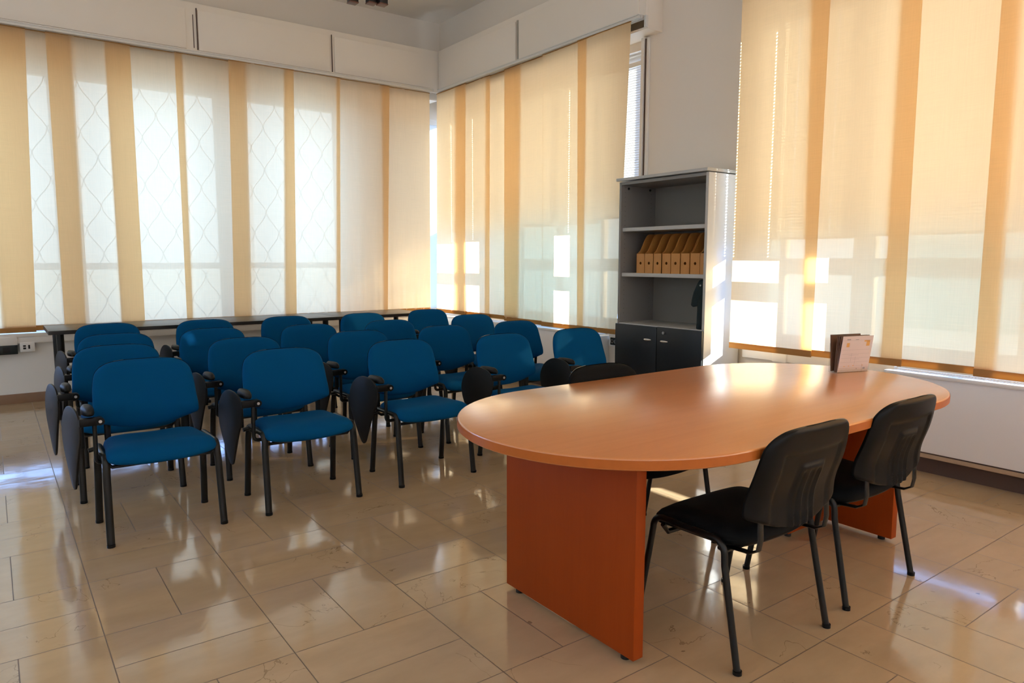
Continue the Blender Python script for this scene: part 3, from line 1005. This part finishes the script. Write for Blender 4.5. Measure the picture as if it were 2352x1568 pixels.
def build_chair(name, label, cat, fabric, tube, tablet, feet_rear, feet_front, group, setback=0.06):
    back_bend = lambda x, z: back_bend0(x, z) + setback
    t = thing(name, label, cat, (0, 0, 0), 0, group)
    # seat cushion
    rgs = []
    for s_, d in ((.02, .036), (.35, .035), (.62, .032), (.82, .026), (.93, .016), (.985, .002), (1.0, -.012), (.985, -.026), (.94, -.036)):
        rgs.append([(x * s_, y * s_, seat_z(x * s_, y * s_) + d) for x, y in SEAT])
    seat = MB().rings(rgs).build('seat', fabric, t, angle=80)
    rgs = []
    for s_, d in ((.90, -.030), (.91, -.038), (.88, -.046), (.70, -.052), (.3, -.054), (.02, -.054)):
        rgs.append([(x * s_, y * s_, seat_z(x * s_, y * s_) + d) for x, y in SEAT])
    MB().rings(rgs).build('seat_shell', 'plastic', seat, angle=80)
    # backrest
    prof = [(.02, -.034), (.40, -.034), (.70, -.032), (.87, -.027), (.95, -.019), (.985, -.010), (1.0, -.001), (.985, .004), (.90, .005)]
    br = cushion(BACK, prof, back_bend).build('backrest', fabric, t, angle=80)

    # moulded rear shell with raised rim, sunken field and ribs
    n = len(BACK_S)
    def relief(x, z, s_):
        d = .020
        fx = max(0, min(1, (.185 - abs(x)) / .02))
        fz = max(0, min(1, (.115 - z) / .02))
        d -= .009 * (fx * fz) * (fx * fz)
        ax = abs(x)
        if ax < .075 and z < .055:
            e = min(1, (.075 - ax) / .014) * min(1, (.055 - z) / .014)
            d += .010 * e
            for c_ in (-.042, 0, .042):
                if abs(x - c_) < .014 and z < .028:
                    k_ = (1 - abs(x - c_) / .014) * min(1, (.028 - z) / .012)
                    d -= .009 * min(1, k_ * 1.8)
        return d
    sh = MB()
    rows, colsn = 72, 72
    # half width as a function of z by scanning the outline
    def halfw(z):
        best = 0
        for i in range(n):
            (xa, za), (xb, zb) = BACK_S[i], BACK_S[(i + 1) % n]
            if (za - z) * (zb - z) <= 0 and abs(za - zb) > 1e-9:
                best = max(best, xa + (xb - xa) * (z - za) / (zb - za))
        return best
    zt, zbm = .1940, -.1825
    def fn(u, v):
        z = zbm + (zt - zbm) * (0.5 - 0.5 * math.cos(PI * v))
        hw = max(halfw(z), .002)
        x = hw * math.sin((u - .5) * PI)
        edge = abs(math.sin((u - .5) * PI))
        rim = max(edge ** 14, max(0, (z - .172) / .028) ** 2, max(0, (-z - .172) / .018) ** 2 * .4)
        d = relief(x, z, 1) * (1 - min(1, rim)) + .002 * min(1, rim)
        return (x, back_bend(x, z) + d, .672 + z)
    res = (colsn, rows) if name.startswith('black') else (28, 28)
    sh.grid(fn, *res)
    sh.build('back_shell', 'plastic', br, angle=80)
    # legs
    zr = .440
    for sx in (-1, 1):
        x = .262 * sx
        ff, fr = feet_front, feet_rear
        if tube:
            path_f = [(x * 1.045, ff, 0), (x * 1.01, ff + .062, .36)] + [(x, ff + .066 + .045 * (1 - math.cos(a)), .395 + .050 * math.sin(a)) for a in [k * PI / 12 for k in range(7)]] + [(x, 0.0, zr + .005)]
            path_r = [(x * 1.045, fr, 0), (x * 1.01, fr - .075, .36)] + [(x, fr - .079 - .045 * (1 - math.cos(a)), .395 + .050 * math.sin(a)) for a in [k * PI / 12 for k in range(7)]] + [(x, 0.0, zr + .005)]
            MB().tube(path_f, .0125, seg=14, up=(1, 0, 0)).build('leg', 'metal', t)
            MB().tube(path_r, .0125, seg=14, up=(1, 0, 0)).build('leg', 'metal', t)
        else:
            path_f = [(x * 1.03, ff, 0), (x * 1.01, ff + .045, .36)] + [(x, ff + .049 + .045 * (1 - math.cos(a)), .395 + .050 * math.sin(a)) for a in [k * PI / 12 for k in range(7)]] + [(x, 0.0, zr + .005)]
            path_r = [(x * 1.03, fr, 0), (x * 1.01, fr - .045, .36)] + [(x, fr - .049 - .045 * (1 - math.cos(a)), .395 + .050 * math.sin(a)) for a in [k * PI / 12 for k in range(7)]] + [(x, 0.0, zr + .005)]
            MB().tube(path_f, .013, .0185, seg=14, up=(1, 0, 0)).build('leg', 'metal', t)
            MB().tube(path_r, .013, .0185, seg=14, up=(1, 0, 0)).build('leg', 'metal', t)
        for (px, py) in ((x * (1.045 if tube else 1.03), ff), (x * (1.045 if tube else 1.03), fr)):
            MB().cyl((px, py), .016 if tube else .0195, 0, .014, 14).build('foot_cap', 'plastic', t)
        # flat bars carrying the backrest
        bx = .200 * sx
        ysup = back_bend(bx, -.15) + .010
        MB().tube([(bx, .05, .408), (bx, .13, .406), (bx, ysup - .04, .412), (bx, ysup - .010, .430), (bx, ysup - .003, .470), (bx, ysup - .006, .515), (bx, back_bend(bx, -.11) + .004, .56)], .016, .005, seg=10, up=(0, 1, 0) if False else (0, -1, .6)).build('back_support', 'metal', t)
    for y, z in ((-.135, .385), (.13, .400)):
        MB().tube([(-.262, y, zr - .02), (-.235, y, z), (.235, y, z), (.262, y, zr - .02)], .010, seg=10, up=(0, 1, 0)).build('stretcher', 'metal', t)
    if tablet:
        # folded writing tablet hanging beside the seat, on the sitter's right (-x)
        pts = catmull([(-.045, .690), (.045, .688), (.125, .635), (.165, .545), (.155, .45), (.105, .345), (.055, .255), (.025, .222), (-.005, .232), (-.035, .30), (-.085, .42), (-.135, .52), (-.148, .60), (-.115, .662)], 5)
        pts = [(y * .98 + .075, .675 + (z - .69) * .93) for y, z in pts]
        mb = MB()
        x = -.365
        rgs = []
        for s_, dx in ((.97, -.0065), (1, -.004), (1, .004), (.97, .0065)):
            rgs.append([(x + dx, .08 + (y - .08) * s_, .47 + (z - .47) * s_) for y, z in pts])
        mb.rings(rgs)
        mb.rot(math.radians(10), (x, .0))
        tb = mb.build('writing_tablet', 'tablet', t, angle=40)
        MB().box(-.355, -.334, -.02, .10, .47, .62, .005).build('hinge_plate', 'plastic', t)
        MB().box(-.358, -.262, -.075, -.035, .592, .632, .006).tube([(-.266, -.078, .612), (-.266, -.032, .612)], .020, seg=16, up=(0, 0, 1)).build('arm_bracket', 'plastic', t)
        MB().tube([(-.266, -.079, .612), (-.266, -.081, .612)], .008, seg=12).build('bolt', 'steel', t)
        rgs = []
        for s_, d in ((.3, .030), (.75, .026), (.95, .014), (1, 0), (.93, -.010), (.5, -.012)):
            rgs.append([(-.308 + .030 * s_ * math.cos(a), .045 + .105 * s_ * math.sin(a), .648 + d) for a in [2 * PI * k / 24 for k in range(24)]])
        MB().rings(rgs).build('armrest_pad', 'tablet', t, angle=80)
        MB().tube([(-.290, -.055, .60), (-.292, -.055, .44)] + [(-.292 + .022 * (1 - math.cos(a)), -.055, .42 - .022 * math.sin(a)) for a in (0, PI / 6, PI / 3, PI / 2)] + [(-.20, -.055, .398), (-.10, -.055, .398)], .0105, seg=12, up=(0, 1, 0)).build('arm_post', 'metal', t)
        MB().tube([(-.262, .10, .44), (-.31, .10, .43)], .012, seg=10).build('arm_post', 'metal', t)
    return t


# row order: front row (nearest the table) first; columns from the desk end without bookcase to the bookcase end
rowsXY = [
    [(.667, 4.115), (1.445, 4.095), (2.268, 4.095), (3.077, 4.00), (3.795, 3.995)],
    [(.634, 4.935), (1.438, 4.885), (2.293, 4.865), (3.065, 4.845), (3.832, 4.855)],
    [(.728, 5.735), (1.423, 5.765), (2.196, 5.635), (2.945, 5.625), (3.923, 5.735)],
    [(.813, 6.755), (1.586, 6.675), (2.336, 6.625), (3.106, 6.555), (3.935, 6.655)]]
rown = ['front row', 'second row', 'third row', 'row by the dark desks']
coln = ['at the row end away from the bookcase', 'second from the end away from the bookcase', 'in the middle of the row', 'second from the bookcase end of the row', 'at the bookcase end of the row']
proto = build_chair('conference_chair', '', 'chair', 'blue', False, True, .21, -.21, 'blue tablet-arm chairs in four rows')
firstc = True
rr = random.Random(3)
for r_, row in enumerate(rowsXY):
    for c_, (x, y) in enumerate(row):
        lb = 'blue tablet chair, %s, %s' % (rown[r_], coln[c_])
        rz = math.radians(rr.uniform(-2.0, 2.0)) if r_ else math.radians((0.5, -0.5, 0.3, 1.5, -1.5)[c_])
        if firstc:
            proto.location = (x, y, 0); proto.rotation_euler = (0, 0, rz); proto['label'] = lb
            firstc = False
        else:
            copy_thing(proto, (x, y, 0), rz, lb)

GBK = 'plain black chairs around the oval table'
bp = build_chair('black_chair', 'plain black chair nearest the camera end of the oval table', 'chair', 'blackfab', True, False, .23, -.25, GBK, .06)
bp.location = (2.263, 1.612, 0); bp.rotation_euler = (0, 0, PI + math.radians(-1))
copy_thing(bp, (3.006, 1.632, 0), PI + math.radians(-.5), 'plain black chair pushed in beside the slab leg near the radiator cabinet')
copy_thing(bp, (2.59, 2.415, 0), math.radians(0), 'plain black chair on the far side of the oval table, facing the other two')

# ------------------------------------------------------------------ bookcase
bx0, bx1, by0, by1 = 4.65, 5.11, 3.685, 4.675
B = thing('bookcase', 'tall grey open bookcase with black lower doors against the pier', 'bookcase', (4.88, 4.18, 0))
ox, oy = 4.88, 4.18
def bb(name, mat, x0, x1, y0, y1, z0, z1, bev=.002, parent=None):
    return MB().box(x0 - ox, x1 - ox, y0 - oy, y1 - oy, z0, z1, bev).build(name, mat, parent or B, smooth=bool(bev))
bb('side_panel', 'sidelit', bx0 + .004, bx1, by0, by0 + .025, 0, 2.112)
bb('side_edge', 'greyedge', bx0, bx0 + .004, by0, by0 + .025, 0, 2.112, 0)
bb('side_panel', 'grey', bx0, bx1, by1 - .025, by1, 0, 2.112)
bb('top', 'greyedge', bx0 - .025, bx1, by0 - .004, by1 + .02, 2.120, 2.145, .003)
bb('top_board', 'grey', bx0, bx1, by0 + .025, by1 - .025, 2.085, 2.112)
bb('back_board', 'back', bx1 - .012, bx1, by0 + .025, by1 - .025, .04, 2.085, 0)
bb('back_seam', 'darkgap', bx1 - .0135, bx1 - .012, 3.992, 3.995, .86, 2.085, 0)
for z in (1.705, 1.300):
    s_ = bb('shelf', 'greyedge', bx0 + .02, bx1 - .014, by0 + .027, by1 - .027, z - .032, z)
bb('shelf', 'greyedge', bx0 - .002, bx1 - .014, by0 + .026, by1 - .026, .842 - .025, .848)
bb('base', 'grey', bx0 + .03, bx1, by0 + .025, by1 - .025, 0, .06)
for y0_, y1_, hy, nm in ((4.177, 4.68, 4.278, 0), (3.690, 4.172, 4.088, 1)):
    d = bb('door', 'door', bx0 - .020, bx0 - .001, y0_, y1_, .045, .838 if nm == 0 else .842)
    k = MB()
    rgs = []
    for s_, dx in ((1, 0), (1, -.008), (.6, -.020), (.1, -.022)):
        rgs.append([(bx0 - .020 + dx - ox, hy + .045 * s_ * math.cos(a) - oy, .722 + .012 * s_ * math.sin(a)) for a in [2 * PI * q / 20 for q in range(20)]])
    k.rings(rgs).build('handle', 'chrome', d, angle=60)
    if nm == 1:
        MB().tube([(bx0 - .020 - ox, 4.095 - oy, .795), (bx0 - .030 - ox, 4.095 - oy, .795)], .012, seg=16).build('lock', 'steel', d)
# shelf pins and holes on the inner side
hm = MB()
for k in range(28):
    z = .93 + k * .042
    for x in (4.70, 5.04):
        hm.box(x - .002 - ox, x + .002 - ox, by1 - .0262 - oy, by1 - .0248 - oy, z, z + .004)
hm.build('pin_holes', 'dark', B, smooth=False)
for x, z in ((4.74, 2.06), (5.02, 2.06)):
    MB().tube([(x - ox, by1 - .024 - oy, z), (x - ox, by1 - .032 - oy, z)], .010, seg=12).build('cam_cap', 'dark', B)

# magazine files
def magfile():
    t = thing('magazine_file', '', 'magazine file', (0, 0, 0), 0, 'wooden magazine files on the middle shelf')
    D, W, HF, HR, th = .30, .096, .172, .348, .004
    prof = [(0, 0), (D, 0), (D, HR)]
    top = [(D * .60, HR), (D * .48, HR * .985), (D * .40, HR * .93), (D * .31, HR * .82), (D * .22, HR * .68), (D * .13, HR * .565), (D * .05, HR * .515), (0, HF)]
    pts = prof + catmull(top, 4, closed=False)
    MB().prism([(x, z) for x, z in pts], 1, -W / 2, -W / 2 + th).build('side', 'cardboard', t, angle=30)
    MB().prism([(x, z) for x, z in pts], 1, W / 2 - th, W / 2).build('side', 'cardboard', t, angle=30)
    # front with a round hole
    n, r_ = 24, .0125
    zc = .088
    sq = []
    for k in range(n):
        a = 2 * PI * k / n
        c_, s_ = math.cos(a), math.sin(a)
        m_ = max(abs(c_) / (W / 2), abs(s_) / (zc if s_ < 0 else HF - zc))
        sq.append((c_ / m_, zc + s_ / m_))
    # exact corners
    for cy_, cz_ in ((W / 2, HF), (-W / 2, HF), (-W / 2, 0), (W / 2, 0)):
        i = min(range(n), key=lambda k: (sq[k][0] - cy_) ** 2 + (sq[k][1] - cz_) ** 2)
        sq[i] = (cy_, cz_)
    ci = [(r_ * math.cos(2 * PI * k / n), zc + r_ * math.sin(2 * PI * k / n)) for k in range(n)]
    vs = [(0, y, z) for y, z in sq] + [(0, y, z) for y, z in ci] + [(.004, y, z) for y, z in ci] + [(.004, y, z) for y, z in sq]
    fs = []
    for k in range(n):
        k2 = (k + 1) % n
        fs += [(k, k2, n + k2, n + k), (n + k, n + k2, 2 * n + k2, 2 * n + k), (2 * n + k, 2 * n + k2, 3 * n + k2, 3 * n + k), (3 * n + k, 3 * n + k2, k2, k)]
    MB().add(vs, fs).build('front', 'cardboard', t, smooth=False)
    MB().box(D - .004, D, -W / 2 + th, W / 2 - th, 0, HR).build('rear', 'cardboard', t, smooth=False)
    MB().box(.004, D - .004, -W / 2 + th, W / 2 - th, 0, .004).build('bottom', 'cardboard', t, smooth=False)
    return t


mf = magfile()
fy = [4.462, 4.362, 4.262, 4.160, 4.059, 3.955, 3.850, 3.752]
fl = ['wooden magazine file standing at the open side, away from its row neighbours', 'darker orange wooden magazine file, second counted from the open shelf side',
      'wooden magazine file, third counted from the open shelf side', 'wooden magazine file, fourth counted from the open shelf side', 'wooden magazine file, fifth of the row, pale scrap in its finger hole',
      'wooden magazine file just past the wider gap, sixth of the row', 'wooden magazine file, seventh, next to last before the bookcase side', 'wooden magazine file last of the row against the sunlit bookcase side']
for i, y in enumerate(fy):
    if i == 0:
        mf.location = (4.715, y, 1.300); mf['label'] = fl[0]
    else:
        copy_thing(mf, (4.715, y, 1.300), math.radians((.0, -.4, .3, 0, .2, -.3, .2, 0)[i]), fl[i])

# dark cloth bag draped over a tall sleeve, in the lower compartment
t = thing('cloth_bag', 'dark teal cloth bag standing on the lowest open shelf', 'bag', (4.735, 3.765, .848))
rgs = []
for z, ry, rx in ((0, .050, .05), (.006, .056, .055), (.05, .052, .052), (.15, .051, .05), (.24, .052, .05), (.28, .052, .048)):
    rgs.append([(rx * math.cos(a), ry * math.sin(a), z) for a in [2 * PI * k / 28 for k in range(28)]])
MB().rings(rgs).build('body', 'cloth', t, angle=70)
rgs = []
for z, cyy, ry, rx in ((.185, .060, .058, .030), (.192, .060, .064, .040), (.24, .048, .066, .050), (.30, .030, .066, .056), (.345, .012, .060, .058), (.375, .000, .056, .058), (.398, -.005, .046, .050), (.408, -.006, .022, .028)):
    rgs.append([(rx * math.cos(a), cyy + (ry + .004 * math.sin(5 * a)) * math.sin(a), z + .004 * math.sin(4 * a)) for a in [2 * PI * k / 32 for k in range(32)]])
MB().rings(rgs).build('flap', 'cloth', t, angle=70)
MB().tube([(-.066, -.012, .362), (-.056, -.012, .362)], .007, seg=12).build('snap_button', 'steel', t)

# ------------------------------------------------------------------ ceiling lamp, dark square spots on a rail
t = thing('ceiling_spotlight', 'dark square ceiling spotlight cluster with brown undersides at the photo top', 'lamp', (2.42, 5.0, 3.28))
MB().box(-.33, .08, -.016, .016, .30, .33, .003).rot(math.radians(-40)).build('rail', 'metal', t)
MB().tube([(-.08, .06, .33), (-.08, .06, CZ - 3.28)], .008, seg=10, up=(0, 1, 0)).build('rod', 'metal', t)
MB().cyl((-.08, .06), .06, CZ - 3.30, CZ - 3.28, 20).build('ceiling_rose', 'metal', t)
for k, (dx, dy) in enumerate(((.045, -.04), (-.02, .005), (-.125, .095))):
    hd = MB().box(dx - .032, dx + .032, dy - .032, dy + .032, .0 + .008 * k, .15, .004).build('lamp_head', 'metal', t)
    MB().box(dx - .033, dx + .033, dy - .033, dy + .033, -.004 + .008 * k, .004 + .008 * k, .001).build('underside', 'lampbrown', hd)
    MB().tube([(dx, dy, .14), (dx, dy, .31)], .006, seg=8, up=(0, 1, 0)).build('stem', 'metal', hd)
